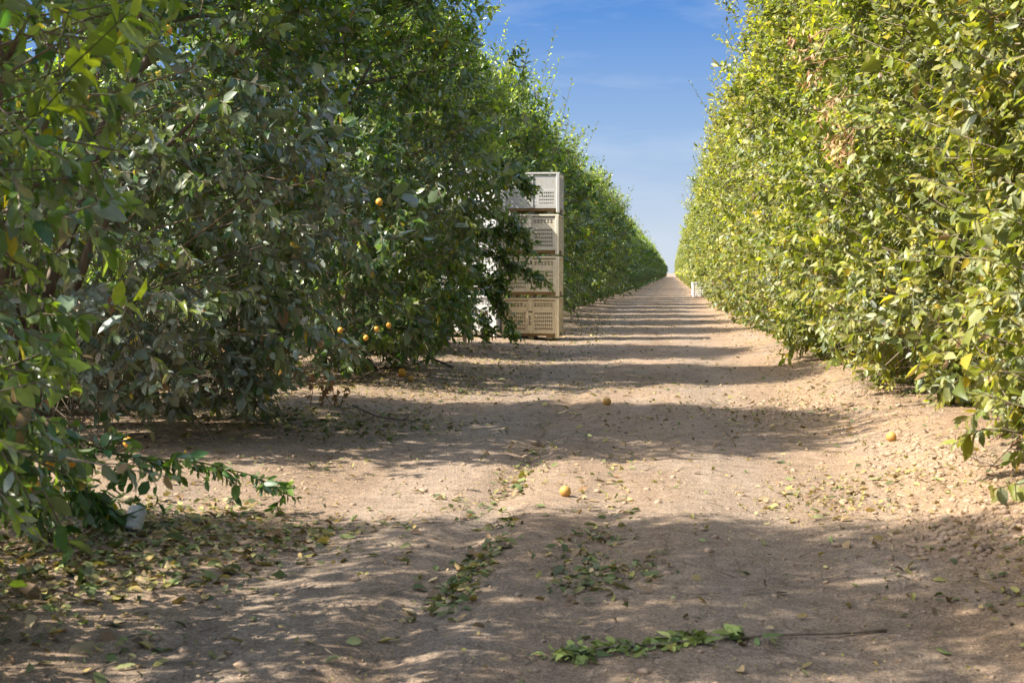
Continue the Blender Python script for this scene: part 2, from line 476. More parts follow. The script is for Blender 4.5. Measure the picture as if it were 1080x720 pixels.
def make_crown_meshes(seed, side, rx, ry, hem, H, n_shoots, k, scale, tpl_near, spikes, name='citrus', dust=.4, thin=0, youth=0):
    rng = np.random.default_rng(seed)
    hk, pk = PROF[side]
    def surf(n, lo, hi):
        h = rng.random(n) * (hi - lo) + lo
        th = rng.random(n) * 2 * math.pi
        return h, th
    n1 = int(n_shoots * .78); n2 = int(n_shoots * .22)
    h = np.concatenate([rng.random(n1), rng.uniform(.82, 1, n2)])
    th = rng.random(n1 + n2) * 2 * math.pi
    deep = rng.random(n1 + n2)
    s = np.where(deep < .72, rng.uniform(.84, 1.0, n1 + n2), rng.uniform(.4, .88, n1 + n2))
    s[n1:] = np.sqrt(rng.random(n2))
    # most shoots gather on boughs of their own: clumps that stand proud of or behind the general outline
    nc = 260
    hc, tc_, oc = rng.random(nc) * 1.02, rng.random(nc) * 6.28, rng.normal(0, .115 if side == 'L' else .092, nc)
    own = rng.integers(0, nc, n1); g_ = rng.random(n1) < .72
    h[:n1] = np.where(g_, np.clip(hc[own] + rng.normal(0, .038, n1), 0, 1), h[:n1])
    th[:n1] = np.where(g_, tc_[own] + rng.normal(0, .085, n1), th[:n1])
    s[:n1] = s[:n1] + np.where(g_, oc[own], 0)
    stray = rng.random(n1 + n2) < .034
    s = np.where(stray, rng.uniform(1.02, 1.12, n1 + n2), s)
    p = np.interp(h, hk, pk)
    px, py = np.cos(th), np.sin(th)
    # slightly square in plan, like a hedged tree
    sq = 1 / (np.abs(px) ** 3 + np.abs(py) ** 3) ** (1 / 3)
    lump = 1 + .15 * noise3(px * 2.2, py * 2.2, h * 3.6, seed) + .08 * noise3(px * 5, py * 5, h * 9, seed + 1)
    rr = p * s * lump * (sq * .75 + .25)
    x, y, z = rx * rr * px, ry * rr * py, hem + h * (H - hem)
    z = z + (h > .8) * .25 * noise3(px * s * 2.5, py * s * 2.5, 2.2, seed + 2)
    slope = np.interp(h, hk, np.gradient(pk, hk))
    nz = np.clip(-slope * .35, -.25, 2.2)
    nv = nrm(np.stack([px, py, nz], 1))
    # leave hollows between the clumps
    keep = noise3(x * 1.5, y * 1.5, z * 1.5, seed + 4) + .5 * noise3(x * 3.5, y * 3.5, z * 3.5, seed + 5) > (-.42 if side == 'L' else -.62) - (h > .85) * .3
    keep &= ~((h > .48) & (rng.random(n1 + n2) < thin))
    x, y, z, h, s, nv = x[keep], y[keep], z[keep], h[keep], s[keep], nv[keep]
    N = len(x)
    base = np.stack([x, y, z], 1)
    upw = np.interp(h, [0, .2, .45, .8, 1], [-.55, -.25, .2, .75, 1.6] if side == 'L' else [.1, .45, .8, 1.1, 1.8])
    d = nv * .9 + np.stack([np.zeros(N), np.zeros(N), upw], 1) + rng.normal(0, .42, (N, 3))
    d = nrm(d)
    length = np.where(stray[keep], 1.5, 1) * rng.uniform(.14, .36, N) * np.interp(h, [0, .6, 1], [1, 1, 1.25]) * (.7 + .3 * scale)
    tip = base + d * length[:, None]
    young = np.clip(rng.normal(.12, .2, N) + np.interp(h, [0, .5, 1], [0, .1, .45]) + .35 * noise3(x * 1.2, y * 1.2, z * 1.2, seed + 7), 0, 1) * (s > .8)
    young = np.clip(young + youth * (s > .8), 0, 1)  # extra yellow-green tint standing in for sun through the outer leaves
    if side == 'R':
        young = np.clip(young * .8 + rng.normal(.25, .22, N), 0, 1)  # more of the yellow-green tint for the sunlit look of this row
    dn = noise3(x * .9, y * .9, z * .9, seed + 9)
    if side == 'L':
        dusty = np.clip(np.interp(h, [0, .45, .7], [.6, .45, .0]) + .55 * dn, 0, .9) * np.interp(h, [.5, .8], [1, .15]) * dust
    else:
        dusty = np.clip(.02 + .2 * dn, 0, .3)
    size = np.full(N, .112) * scale * rng.lognormal(0, .12, N)
    size = np.where(young > .6, size * .85, size)
    parts = []
    inner = s < .8
    if tpl_near:
        o_ = ~inner
        parts.append(shoot_leaves(rng, base[o_], d[o_], length[o_], k, size[o_], T_A, side, h[o_], young[o_], dusty[o_]))
        parts.append(shoot_leaves(rng, base[inner], d[inner], length[inner] * 1.3, k, size[inner] * 1.15, T_B, side, h[inner], young[inner], dusty[inner]))
    else:
        parts.append(shoot_leaves(rng, base, d, length, k, size, T_B, side, h, young, dusty))
    # upright water shoots that make the ragged top
    ns = spikes
    if ns:
        a = rng.random(ns) * 6.28; q = np.sqrt(rng.uniform(.1, 1.02, ns))
        top = np.interp(q, [0, .6, .85, 1], [1, .97, .9, .76])
        b0 = np.stack([rx * .88 * q * np.cos(a), ry * .88 * q * np.sin(a), hem + (H - hem) * top - .3], 1)
        # half of them rise from the shoulder of the crown
        hs_ = rng.uniform(.55, .95, ns); ps_ = np.interp(hs_, hk, pk) * .97
        sh = rng.random(ns) < .5
        b0 = np.where(sh[:, None], np.stack([rx * ps_ * np.cos(a), ry * ps_ * np.sin(a), hem + (H - hem) * hs_], 1), b0)
        dd = nrm(np.stack([(.16 + .24 * sh) * np.cos(a) + rng.normal(0, .13, ns), (.16 + .24 * sh) * np.sin(a) + rng.normal(0, .13, ns), np.ones(ns)], 1))
        ll = rng.uniform(.45, 1.35, ns) * (1 + .5 * (rng.random(ns) < .15))
        kk = 30 if tpl_near else 22
        parts.append(shoot_leaves(rng, b0, dd, ll, kk, np.full(ns, .10 * scale), T_B, side, np.ones(ns), np.clip(rng.normal(.6, .25, ns), 0, 1), np.zeros(ns), .2))
        base = np.concatenate([base, b0]); tip = np.concatenate([tip, b0 + dd * ll[:, None]]); d = np.concatenate([d, dd]); nv = np.concatenate([nv, dd])
    V, Lp, Cn, Cc = join_arrays(parts)
    crown = np_mesh(name + '_crown', V, Lp, Cn, Cc)
    # twigs under the leaves
    tw = []
    M = len(base)
    r0 = np.full(M, .0045) * (1 if tpl_near else 1.6)
    tw.append(sticks(base, tip, r0, r0 * .5))
    inn = base * np.array([.72, .72, 1]) - np.array([0, 0, .25]) + rng.normal(0, .12, (M, 3))
    inn[:, 2] = np.maximum(inn[:, 2], .25)
    sel = rng.random(M) < .14
    tw.append(sticks(inn[sel], base[sel], r0[sel] * 2.2, r0[sel]))
    if tpl_near:
        nb = 420 if side == 'L' else 160
        a = rng.random(nb) * 6.28; q = rng.uniform(.35, .95, nb)
        st = np.stack([rx * .8 * q * np.cos(a), ry * .8 * q * np.sin(a), hem + rng.uniform(.05, .9, nb)], 1)
        en = st + np.stack([.3 * np.cos(a), .3 * np.sin(a), -rng.uniform(.1, .75, nb)], 1) + rng.normal(0, .22, (nb, 3))
        en[:, 2] = np.maximum(en[:, 2], .03)
        md = (st + en) / 2 + rng.normal(0, .05, (nb, 3))
        rr_ = rng.uniform(.003, .008, nb)
        tw.append(sticks(st, md, rr_, rr_ * .8)); tw.append(sticks(md, en, rr_ * .8, rr_ * .4))
    V, Lp, Cn, _ = join_arrays(tw)
    twigs = np_mesh(name + '_twigs', V, Lp, Cn)
    # trunk and limbs
    tr = [tube_arrays([(0, 0, -.1), (0, 0, .06), (.02, .01, .25), (.03, 0, .55)], [.17, .135, .115, .12], 10)]
    nl = 8
    for i in range(nl):
        a = i * 6.28 / nl + rng.normal(0, .25)
        el = rng.uniform(.35, 1.3)
        reach = .72
        ex, ey, ez = rx * reach * math.cos(a) * math.cos(el * .8), ry * reach * math.sin(a) * math.cos(el * .8), hem + (H - hem) * min(.85, .18 + .62 * math.sin(el))
        P = []
        for t in np.linspace(0, 1, 7):
            bend = math.sin(t * math.pi) * .22
            P.append((ex * t + rng.normal(0, .05) * (0 < t), ey * t + rng.normal(0, .05) * (0 < t), .42 + (ez - .42) * (t ** .8) + bend))
        tr.append(tube_arrays(P, np.linspace(.055, .014, 7), 7))
        for _ in range(4):
            i0 = rng.integers(2, 6); b0 = np.array(P[i0])
            e1 = b0 + np.array([rng.normal(.25 * math.cos(a), .45), rng.normal(.25 * math.sin(a), .45), rng.uniform(-.35, .9)])
            m1 = (b0 + e1) / 2 + rng.normal(0, .07, 3)
            tr.append(tube_arrays([b0, m1, e1], [.026, .018, .007], 5))
    V, Lp, Cn, _ = join_arrays(tr)
    trunk = np_mesh(name + '_trunk', V, Lp, Cn, smooth=True)
    return trunk, twigs, crown

VAR = {}
def variants(key, seeds, *a, **k):
    VAR[key] = [make_crown_meshes(s_, *a, **k) for s_ in seeds]
variants('L_first', (100,), 'L', 2.5, 2.15, .3, 5.9, 8200, 11, .68, True, 60, dust=.3, thin=.42, youth=.28)
variants('L_dusty', (101,), 'L', 2.5, 2.1, .32, 5.9, 7000, 11, .86, True, 150, dust=.95)
variants('L_near', (102, 103), 'L', 2.5, 2.05, .32, 5.7, 5600, 11, .90, True, 200, youth=.14)
variants('L_mid', (111, 112, 113), 'L', 2.5, 2.1, .3, 5.4, 3200, 9, 1.25, False, 190, youth=.12)
variants('L_far', (121, 122), 'L', 2.5, 2.2, .25, 5.1, 1300, 8, 2.0, False, 90)
variants('R_near', (201, 202, 203), 'R', 2.75, 2.9, .12, 6.6, 9800, 11, .86, True, 420)
variants('R_mid', (211, 212, 213), 'R', 2.75, 2.9, .12, 6.6, 4800, 9, 1.2, False, 380)
variants('R_far', (221, 222), 'R', 2.75, 2.9, .1, 6.5, 1500, 8, 2.0, False, 90)

def tree(key, i, x, y, label, group, flip=False, s=(1, 1, 1)):
    tm, wm, cm = VAR[key][i % len(VAR[key])]
    r = empty('citrus_tree', (x, y, float(gh(x, y)) - .02), math.pi if flip else 0)
    r.scale = s
    tag(r, label, 'citrus tree', group)
    link('trunk', tm, M_bark, r)
    link('twigs', wm, M_twig, r)
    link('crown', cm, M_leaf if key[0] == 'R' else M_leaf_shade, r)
    return r

ORD = ['zeroth', 'first', 'second', 'third', 'fourth', 'fifth', 'sixth', 'seventh', 'eighth', 'ninth', 'tenth', 'eleventh', 'twelfth',
       'thirteenth', 'fourteenth', 'fifteenth', 'sixteenth', 'seventeenth', 'eighteenth', 'nineteenth', 'twentieth']
GL, GR, GB = 'citrus trees of the left row', 'citrus trees of the right row', 'citrus trees of the row behind the left row'
rnd = random.Random(4)
near_left = [
    (-4.6, 4.2, 'L_first', 0, False, 'closest citrus tree at the left edge, leaves hanging to the ground beside a white can', (1, .9, 1)),
    (-5.45, 10.7, 'L_dusty', 0, False, 'large citrus tree with dusty grey leaves and bare twigs, second in the left row', (1.02, 1.0, 1.0)),
    (-5.1, 17.0, 'L_near', 1, True, 'green citrus tree, third in the left row, behind the dusty grey one', (1, .95, 1.05)),
    (-5.65, 22.3, 'L_near', 0, True, 'citrus tree partly covering the stacks of harvest bins, fourth in the left row', (.95, .95, 1.03)),
]
left_trees = []
for x, y, key, v, f, lab, s in near_left:
    left_trees.append(tree(key, v, x, y, lab, GL, f, s))
y = 31.2; n = 5
while y < 500:
    key = 'L_mid' if y < 75 else 'L_far'
    if n == 5: lab = 'citrus tree standing right behind the stacks of harvest bins, fifth in the left row'
    elif n <= 14: lab = ORD[n] + ' citrus tree of the left row counting from the camera, beyond the bins'
    else: lab = 'small far-off citrus tree near the vanishing end of the left row'
    s = rnd.uniform(.86, 1.08) if n > 6 else 1.11 - .06 * (n - 5)
    left_trees.append(tree(key, n, -5.15 + rnd.uniform(-.12, .12), y, lab, GL, rnd.random() < .5, (rnd.uniform(.93, 1.05), rnd.uniform(.88, 1), s)))
    y += 5.45; n += 1
right_trees = []
near_right = [
    (4.25, 3.3, 0, False, 'closest citrus tree on the right, big yellow-green leaves running out at the right edge', (1, 1, 1)),
    (4.45, 9.0, 1, True, 'sunlit yellow-green citrus tree on the bank, second in the right row, above the bare twigs', (1, 1, 1)),
    (4.2, 14.7, 2, False, 'sunlit citrus tree with brown dead leaves on its face, third in the right row', (1.0, 1, 1)),
    (4.15, 20.4, 0, True, 'sunlit citrus tree just beyond the one with brown dead leaves, fourth in the right row', (1, 1, 1.02)),
]
for x, y, v, f, lab, s in near_right:
    right_trees.append(tree('R_near', v, x, y, lab, GR, f, s))
y = 26.0; n = 5
while y < 520:
    key = 'R_mid' if y < 75 else 'R_far'
    if n <= 14: lab = ORD[n] + ' citrus tree of the sunlit right row counting from the camera'
    else: lab = 'small far-off citrus tree near the vanishing end of the right row'
    tree(key, n, 4.1 + rnd.uniform(-.12, .12), y, lab, GR, rnd.random() < .5, (rnd.uniform(.94, 1.05), 1, rnd.uniform(.9, 1.07)))
    y += 5.6; n += 1
for i in range(9):
    tree('L_mid', i, -12.6 + rnd.uniform(-.2, .2), 9.0 + i * 5.5, 'citrus tree of the next row, glimpsed through gaps in the left row', GB, i % 2 == 1, (1, .95, .95))

# ------------------------------------------------------------------ points on the ground from picture positions of the photograph (1080 x 720)
CM = cam.rotation_euler.to_matrix()
def ray(px, py):
    v = Vector(((px - 540) / 1400, -(py - 360) / 1400, -1))
    return (CM @ v).normalized()
def at(px, py):
    d = ray(px, py); p = Vector(cam.location); t = 0
    t = -p.z / d.z
    for _ in range(6):
        q = p + d * t
        t = (float(gh(q.x, q.y)) - p.z) / d.z
    return p + d * t
def at_depth(px, py, Y):
    d = ray(px, py)
    return Vector(cam.location) + d * (Y / d.y)

# ------------------------------------------------------------------ harvest bins
def plastic(name, c1, c2, dirt=(.36, .30, .19)):
    m, t, N, K = new_mat(name)
    o = N('ShaderNodeOutputMaterial'); p = N('ShaderNodeBsdfPrincipled'); tcn = N('ShaderNodeTexCoord')
    n1 = N('ShaderNodeTexNoise'); n1.inputs['Scale'].default_value = 3; n1.inputs['Detail'].default_value = 8; n1.inputs['Roughness'].default_value = .7
    n2 = N('ShaderNodeTexNoise'); n2.inputs['Scale'].default_value = 26; n2.inputs['Detail'].default_value = 5
    mp_ = N('ShaderNodeMapping'); mp_.inputs['Scale'].default_value = (1, 1, .25)
    K(tcn.outputs['Object'], n1.inputs['Vector']); K(tcn.outputs['Object'], mp_.inputs['Vector']); K(mp_.outputs['Vector'], n2.inputs['Vector'])
    a = N('ShaderNodeMixRGB'); a.inputs['Color1'].default_value = (*c1, 1); a.inputs['Color2'].default_value = (*c2, 1); K(n1.outputs['Fac'], a.inputs['Fac'])
    r = N('ShaderNodeMapRange'); r.inputs['From Min'].default_value = .5; r.inputs['From Max'].default_value = .8; r.inputs['To Max'].default_value = .55; K(n2.outputs['Fac'], r.inputs['Value'])
    b = N('ShaderNodeMixRGB'); b.inputs['Color2'].default_value = (*dirt, 1); K(r.outputs['Result'], b.inputs['Fac']); K(a.outputs['Color'], b.inputs['Color1'])
    K(b.outputs['Color'], p.inputs['Base Color']); p.inputs['Roughness'].default_value = .6; K(p.outputs['BSDF'], o.inputs['Surface'])
    return m
M_tan = plastic('tan_plastic', (.68, .55, .33), (.74, .63, .42))
M_beige = plastic('beige_plastic', (.68, .58, .39), (.74, .66, .48))
M_grey_shaded = plastic('shaded_beige_plastic', (.54, .49, .37), (.62, .57, .46))  # upper bin: its shade is put into the greyer colour
M_greyer_shaded = plastic('shaded_grey_plastic', (.40, .39, .36), (.50, .49, .46))  # topmost bin: greyest tone, with the shade in the colour
M_white = plastic('white_plastic', (.78, .78, .77), (.84, .84, .83), (.55, .53, .50))
M_wood = simple_material('runner_wood', (.26, .16, .07), (.42, .28, .13), 12, .85, .3, (.3, 3, 3))
M_mark = simple_material('stencil_paint', (.06, .055, .05), (.13, .12, .11), 30, .8, .1)

def bm_box(bm, x0, x1, y0, y1, z0, z1, bev=.006):
    r = bmesh.ops.create_cube(bm, size=1, matrix=Matrix.Translation(((x0 + x1) / 2, (y0 + y1) / 2, (z0 + z1) / 2)) @ Matrix.Diagonal((x1 - x0, y1 - y0, z1 - z0, 1)))
    if bev:
        es = list({e for v in r['verts'] for e in v.link_edges})
        bmesh.ops.bevel(bm, geom=es, offset=bev, segments=1, affect='EDGES')

def slotted_panel(W, H, slots, th):
    """solid sheet W x H in the xz plane, holes cut right through"""
    us = sorted({0, W} | {a for s in slots for a in s[:2]}); vs = sorted({0, H} | {a for s in slots for a in s[2:]})
    bm = bmesh.new(); vert = {}
    def V(i, j, k):
        if (i, j, k) not in vert: vert[(i, j, k)] = bm.verts.new((us[i] - W / 2, -th / 2 + k * th, vs[j]))
        return vert[(i, j, k)]
    def hole(i, j):
        if not (0 <= i < len(us) - 1 and 0 <= j < len(vs) - 1): return True
        cu, cv = (us[i] + us[i + 1]) / 2, (vs[j] + vs[j + 1]) / 2
        return any(a < cu < b and c < cv < d for a, b, c, d in slots)
    for i in range(len(us) - 1):
        for j in range(len(vs) - 1):
            if hole(i, j): continue
            bm.faces.new((V(i, j, 0), V(i + 1, j, 0), V(i + 1, j + 1, 0), V(i, j + 1, 0)))
            bm.faces.new((V(i, j, 1), V(i, j + 1, 1), V(i + 1, j + 1, 1), V(i + 1, j, 1)))
            if hole(i - 1, j): bm.faces.new((V(i, j, 0), V(i, j + 1, 0), V(i, j + 1, 1), V(i, j, 1)))
            if hole(i + 1, j): bm.faces.new((V(i + 1, j, 0), V(i + 1, j, 1), V(i + 1, j + 1, 1), V(i + 1, j + 1, 0)))
            if hole(i, j - 1): bm.faces.new((V(i, j, 0), V(i, j, 1), V(i + 1, j, 1), V(i + 1, j, 0)))
            if hole(i, j + 1): bm.faces.new((V(i, j + 1, 0), V(i + 1, j + 1, 0), V(i + 1, j + 1, 1), V(i, j + 1, 1)))
    return bm

BW, BD, BH = 1.20, 1.10, .862
def make_bin(mat, big=False):
    r = empty('harvest_bin')
    z0, z1 = .125, .80
    def slots(W):
        S = []
        half = W / 2 - .055
        for sgn in (-1, 1):
            lo = (W / 2 + .06) if sgn > 0 else .05
            wid = half - .05
            n = 9
            if not big:
                for row in range(5):
                    v = .075 + row * .078
                    for c in range(n):
                        u = lo + .03 + c * (wid - .06) / n
                        S.append((u, u + (wid - .06) / n * .6, v, v + .05))
            else:
                for row in range(5):
                    v = .07 + row * .072
                    for c in range(n):
                        u = lo + .015 + c * (wid - .03) / n
                        S.append((u, u + (wid - .03) / n * .68, v, v + .046))
            if not big:
                for row in range(2):
                    v = .555 + row * .045
                    for c in range(6):
                        u = lo + .02 + c * (wid - .04) / 6
                        S.append((u, u + (wid - .04) / 6 * .66, v, v + .03))
        return S
    for sgn in (-1, 1):
        a = bm_obj('slotted_wall', slotted_panel(BW - .1, z1 - z0, slots(BW - .1), .022), mat, r); a.location = (0, sgn * (BD / 2 - .035), z0)
        b = bm_obj('slotted_wall', slotted_panel(BD - .1, z1 - z0, slots(BD - .1), .022), mat, r); b.location = (sgn * (BW / 2 - .035), 0, z0); b.rotation_euler.z = math.pi / 2
        bm = bmesh.new(); bm_box(bm, -.05, .05, sgn * (BD / 2 - .024) - .018, sgn * (BD / 2 - .024) + .018, z0, .818, .008)
        c = bm_obj('centre_rib', bm, mat, r)
        bm = bmesh.new(); bm_box(bm, sgn * (BW / 2 - .024) - .018, sgn * (BW / 2 - .024) + .018, -.05, .05, z0, .818, .008); bm_obj('centre_rib', bm, mat, r)
        # dark vents and a stencilled mark on the rib
        bm = bmesh.new()
        yy = sgn * (BD / 2 - .004)
        bm_box(bm, -.04, .04, yy - .004, yy + .001, .565, .59, 0)
        for k in range(4):
            zz = .30 + k * .052
            bm_box(bm, -.028, -.008, yy - .004, yy + .001, zz, zz + .035, 0); bm_box(bm, -.008, .022, yy - .004, yy + .001, zz + (.002 if k % 2 else .02), zz + (.015 if k % 2 else .033), 0)
        bm_obj('stencil_mark', bm, M_mark, c)
    for sx in (-1, 1):
        for sy in (-1, 1):
            bm = bmesh.new()
            cx, cy_ = sx * (BW / 2 - .04), sy * (BD / 2 - .04)
            bm_box(bm, cx - .04, cx + .04, cy_ - .04, cy_ + .04, 0.03, .838, .014)
            bm_obj('corner_post', bm, mat, r)
    bm = bmesh.new()
    for sy in (-1, 1):
        bm_box(bm, -BW / 2 + .002, BW / 2 - .002, sy * (BD / 2 - .022) - .02, sy * (BD / 2 - .022) + .02, .82, .86, .008)
    for sx in (-1, 1):
        bm_box(bm, sx * (BW / 2 - .022) - .02, sx * (BW / 2 - .022) + .02, -BD / 2 + .045, BD / 2 - .045, .82, .858, .008)
    bm_obj('rim', bm, mat, r)
    bm = bmesh.new(); bm_box(bm, -BW / 2 + .05, BW / 2 - .05, -BD / 2 + .05, BD / 2 - .05, .13, .15, .004); bm_obj('floor_panel', bm, mat, r)
    for sy in (-1, 0, 1):
        bm = bmesh.new(); cy_ = sy * (BD / 2 - .1)
        bm_box(bm, -BW / 2 + .1, BW / 2 - .1, cy_ - .05, cy_ + .05, .072, .122, .006); bm_obj('runner_board', bm, M_wood if mat is not M_white else mat, r)
    for sx in (-1, 0, 1):
        bm = bmesh.new(); cx = sx * (BW / 2 - .22)
        bm_box(bm, cx - .06, cx + .06, -BD / 2 + .12, BD / 2 - .12, .004, .071, .006); bm_obj('foot', bm, mat, r)
    return r

def put(o, x, y, z, rz, label, group):
    o.location = (x, y, z); o.rotation_euler.z = rz
    tag(o, label, 'harvest bin', group)
GS = 'tan harvest bins in the tall stack'
sx_, sy_ = -2.92, 27.9
z = float(gh(sx_, sy_)) + .0
for mat, big, dx, rz, lab in [
    (M_tan, False, 0, .0, 'tan slotted harvest bin on the ground, lowest of the tall tan stack'),
    (M_beige, False, .0, .01, 'beige slotted harvest bin second from the ground in the tall tan stack'),
    (M_grey_shaded, False, .0, -.006, 'shaded grey-beige slotted harvest bin third from the ground in the tall tan stack'),
    (M_greyer_shaded, True, .01, .004, 'shaded grey harvest bin with light showing through its slots, topmost of the tan stack')]:
    b = make_bin(mat, big)
    put(b, sx_ + dx, sy_, z, rz, lab, GS)
    z += BH
wb = make_bin(M_white)
wx, wy = -4.16, 27.45
z = float(gh(wx, wy))
names = ['white harvest bin on the ground, lowest of the white stack beside the tan bins', 'white harvest bin second from the ground, mostly hidden by leaves, in the white stack',
         'white harvest bin third from the ground, mostly hidden by leaves, in the white stack', 'topmost white harvest bin of the white stack, showing through the leaves']
for i, lab in enumerate(names):
    b = wb if i == 0 else copy_tree(wb)
    put(b, wx, wy, z, 0.0, lab, 'white harvest bins in the stack')
    z += BH
b = copy_tree(wb)
put(b, 1.68, 74.5, float(gh(1.68, 74.5)), 0.05, 'lone white harvest bin far down the track at the foot of the right row', 'white harvest bins')
b['group'] = 'white harvest bins by the track'

# ------------------------------------------------------------------ fruit
def fruit_mesh(name, mat):
    bm = bmesh.new()
    bmesh.ops.create_uvsphere(bm, u_segments=20, v_segments=14, radius=1)
    for v in bm.verts:
        z_ = v.co.z
        if z_ < -.9: v.co.z -= .10 * (abs(z_) - .9) / .1
        if z_ > .93: v.co.z -= .06 * (z_ - .93) / .07
    for f in bm.faces: f.smooth = True
    me = bpy.data.meshes.new(name); bm.to_mesh(me); bm.free(); me.materials.append(mat)
    return me
ME_fruit, ME_fruit_y = fruit_mesh('fruit', M_fruit), fruit_mesh('fruit_dull', M_fruit_y)
def stem_mesh():
    v, l, c, _ = tube_arrays([(0, 0, .9), (.1, 0, 1.4), (.05, .1, 2.6)], [.1, .07, .06], 5)
    return np_mesh('fruit_stem', v, l, c)
ME_stem = stem_mesh()
hang = [  # picture x, y, distance along the row, radius, which tree
    (176, 32, 8.0, .032, 1), (93, 105, 7.6, .028, 1), (52, 486, 5.7, .034, 0), (75, 484, 5.9, .034, 0), (5, 500, 5.5, .034, 0), (36, 512, 5.8, .032, 0), (135, 466, 8.0, .032, 1),
    (400, 213, 14.6, .040, 2), (397, 347, 15.0, .031, 2), (386, 356, 14.9, .031, 2), (359, 348, 14.6, .032, 2), (367, 370, 14.9, .031, 2), (410, 343, 15.2, .031, 2), (318, 338, 13.2, .034, 2)]
bpy.context.view_layer.update()
for px, py, Y, r, ti in hang:
    p = at_depth(px, py, Y)
    t = left_trees[ti]
    f = link('fruit', ME_fruit, None, t)
    f.matrix_parent_inverse = t.matrix_world.inverted()
    f.location = p; f.scale = (r, r, r * 1.06); f.rotation_euler = (random.uniform(-.2, .2), random.uniform(-.2, .2), random.uniform(0, 6))
    s = link('fruit_stem', ME_stem, M_green_twig, f)
ground_fruit = [
    (640, 427, .045, 'dull orange citrus fruit lying in the shaded band across the middle of the track'),
    (596, 523, .036, 'orange citrus fruit on the sunlit strip in the middle of the track'),
    (940, 465, .040, 'orange citrus fruit on the sunlit bank on the right'),
    (424, 397, .055, 'orange citrus fruit in the shade by the fallen bare branch, left of the track'),
    (241, 400, .050, 'orange citrus fruit on the ground under the dusty grey tree'),
    (234, 408, .045, 'half-hidden orange citrus fruit on the ground under the dusty tree, left of another'),
    (433, 402, .040, 'small orange citrus fruit beside the one in the shade by the bare branch'),
    (590, 388, .04, 'tiny distant orange citrus fruit lying near the track in front of the bins')]
for px, py, r, lab in ground_fruit[:7]:
    p = at(px, py)
    o = link('citrus_fruit', ME_fruit_y if r != .055 else ME_fruit, None)
    o.location = (p.x, p.y, float(gh(p.x, p.y)) + r * .86); o.scale = (r, r, r); o.rotation_euler = (1.3, .4, random.uniform(0, 6))
    tag(o, lab, 'fruit', 'fallen citrus fruit')

# ------------------------------------------------------------------ low bough of the closest tree, reaching over the track edge
def sprig_set(rng, pts, rad, n_side, side_len, k, size, side='L', young=.15, dusty=.1, droop=-.5, spread=1.0, start=.25):
    """a bough: arrays for its wood and for the leaves on its side shoots"""
    pts = np.array(pts, float)
    wood = [tube_arrays(pts, rad, 6)]
    seg = np.linspace(0, 1, len(pts))
    ts = rng.uniform(start, 1, n_side); ts[0] = 1
    b = np.stack([np.interp(ts, seg, pts[:, i]) for i in range(3)], 1)
    ax = nrm(np.stack([np.interp(ts, seg, np.gradient(pts[:, i])) for i in range(3)], 1))
    d = nrm(ax * .9 + rng.normal(0, .55 * spread, (n_side, 3)) + np.array([0, 0, droop]) * rng.random((n_side, 1)))
    ln = side_len * rng.uniform(.6, 1.3, n_side)
    wood.append(sticks(b, b + d * ln[:, None], np.full(n_side, .004), np.full(n_side, .002)))
    lv = shoot_leaves(rng, b, d, ln, k, np.full(n_side, size), T_A, side, np.full(n_side, .2), np.full(n_side, young), np.full(n_side, dusty))
    return wood, lv

W, LV = [], []
rng = np.random.default_rng(77)
t1 = left_trees[0]
W, LV = [], []
def bough(pix, rad0, *a, **k):
    pts = [at_depth(*q) for q in pix]
    w_, l_ = sprig_set(rng, [tuple(p) for p in pts], np.linspace(rad0, .003, len(pts)), *a, **k)
    W.extend(w_); LV.append(l_)
bough([(-20, 440, 6.2), (60, 470, 6.6), (150, 482, 7.0), (215, 488, 7.3), (262, 500, 7.4), (300, 520, 7.5)], .010, 20, .17, 8, .065, start=.45, dusty=.05)
bough([(-20, 420, 6.2), (60, 455, 6.5), (125, 480, 6.8), (165, 485, 7.0)], .010, 20, .2, 8, .07, start=.2, dusty=.05)
bough([(-30, 380, 6.0), (40, 450, 6.2), (90, 515, 6.5), (130, 548, 6.7)], .010, 36, .22, 9, .072, start=.2, dusty=.0)
bough([(-60, 400, 5.6), (-10, 480, 5.9), (40, 530, 6.2), (70, 560, 6.5)], .010, 34, .22, 9, .072, start=.3, dusty=.0)
bough([(-60, 420, 6.4), (0, 480, 6.6), (60, 520, 6.9), (110, 535, 7.1)], .010, 34, .22, 9, .072, start=.3, dusty=.0)
V, Lp, Cn, _ = join_arrays(W)
lb = link('low_bough', np_mesh('low_bough', V, Lp, Cn), M_green_twig, t1); lb.matrix_parent_inverse = t1.matrix_world.inverted()
V, Lp, Cn, Cc = join_arrays(LV)
lf = link('bough_leaves', np_mesh('bough_leaves', V, Lp, Cn, Cc), M_leaf, lb)
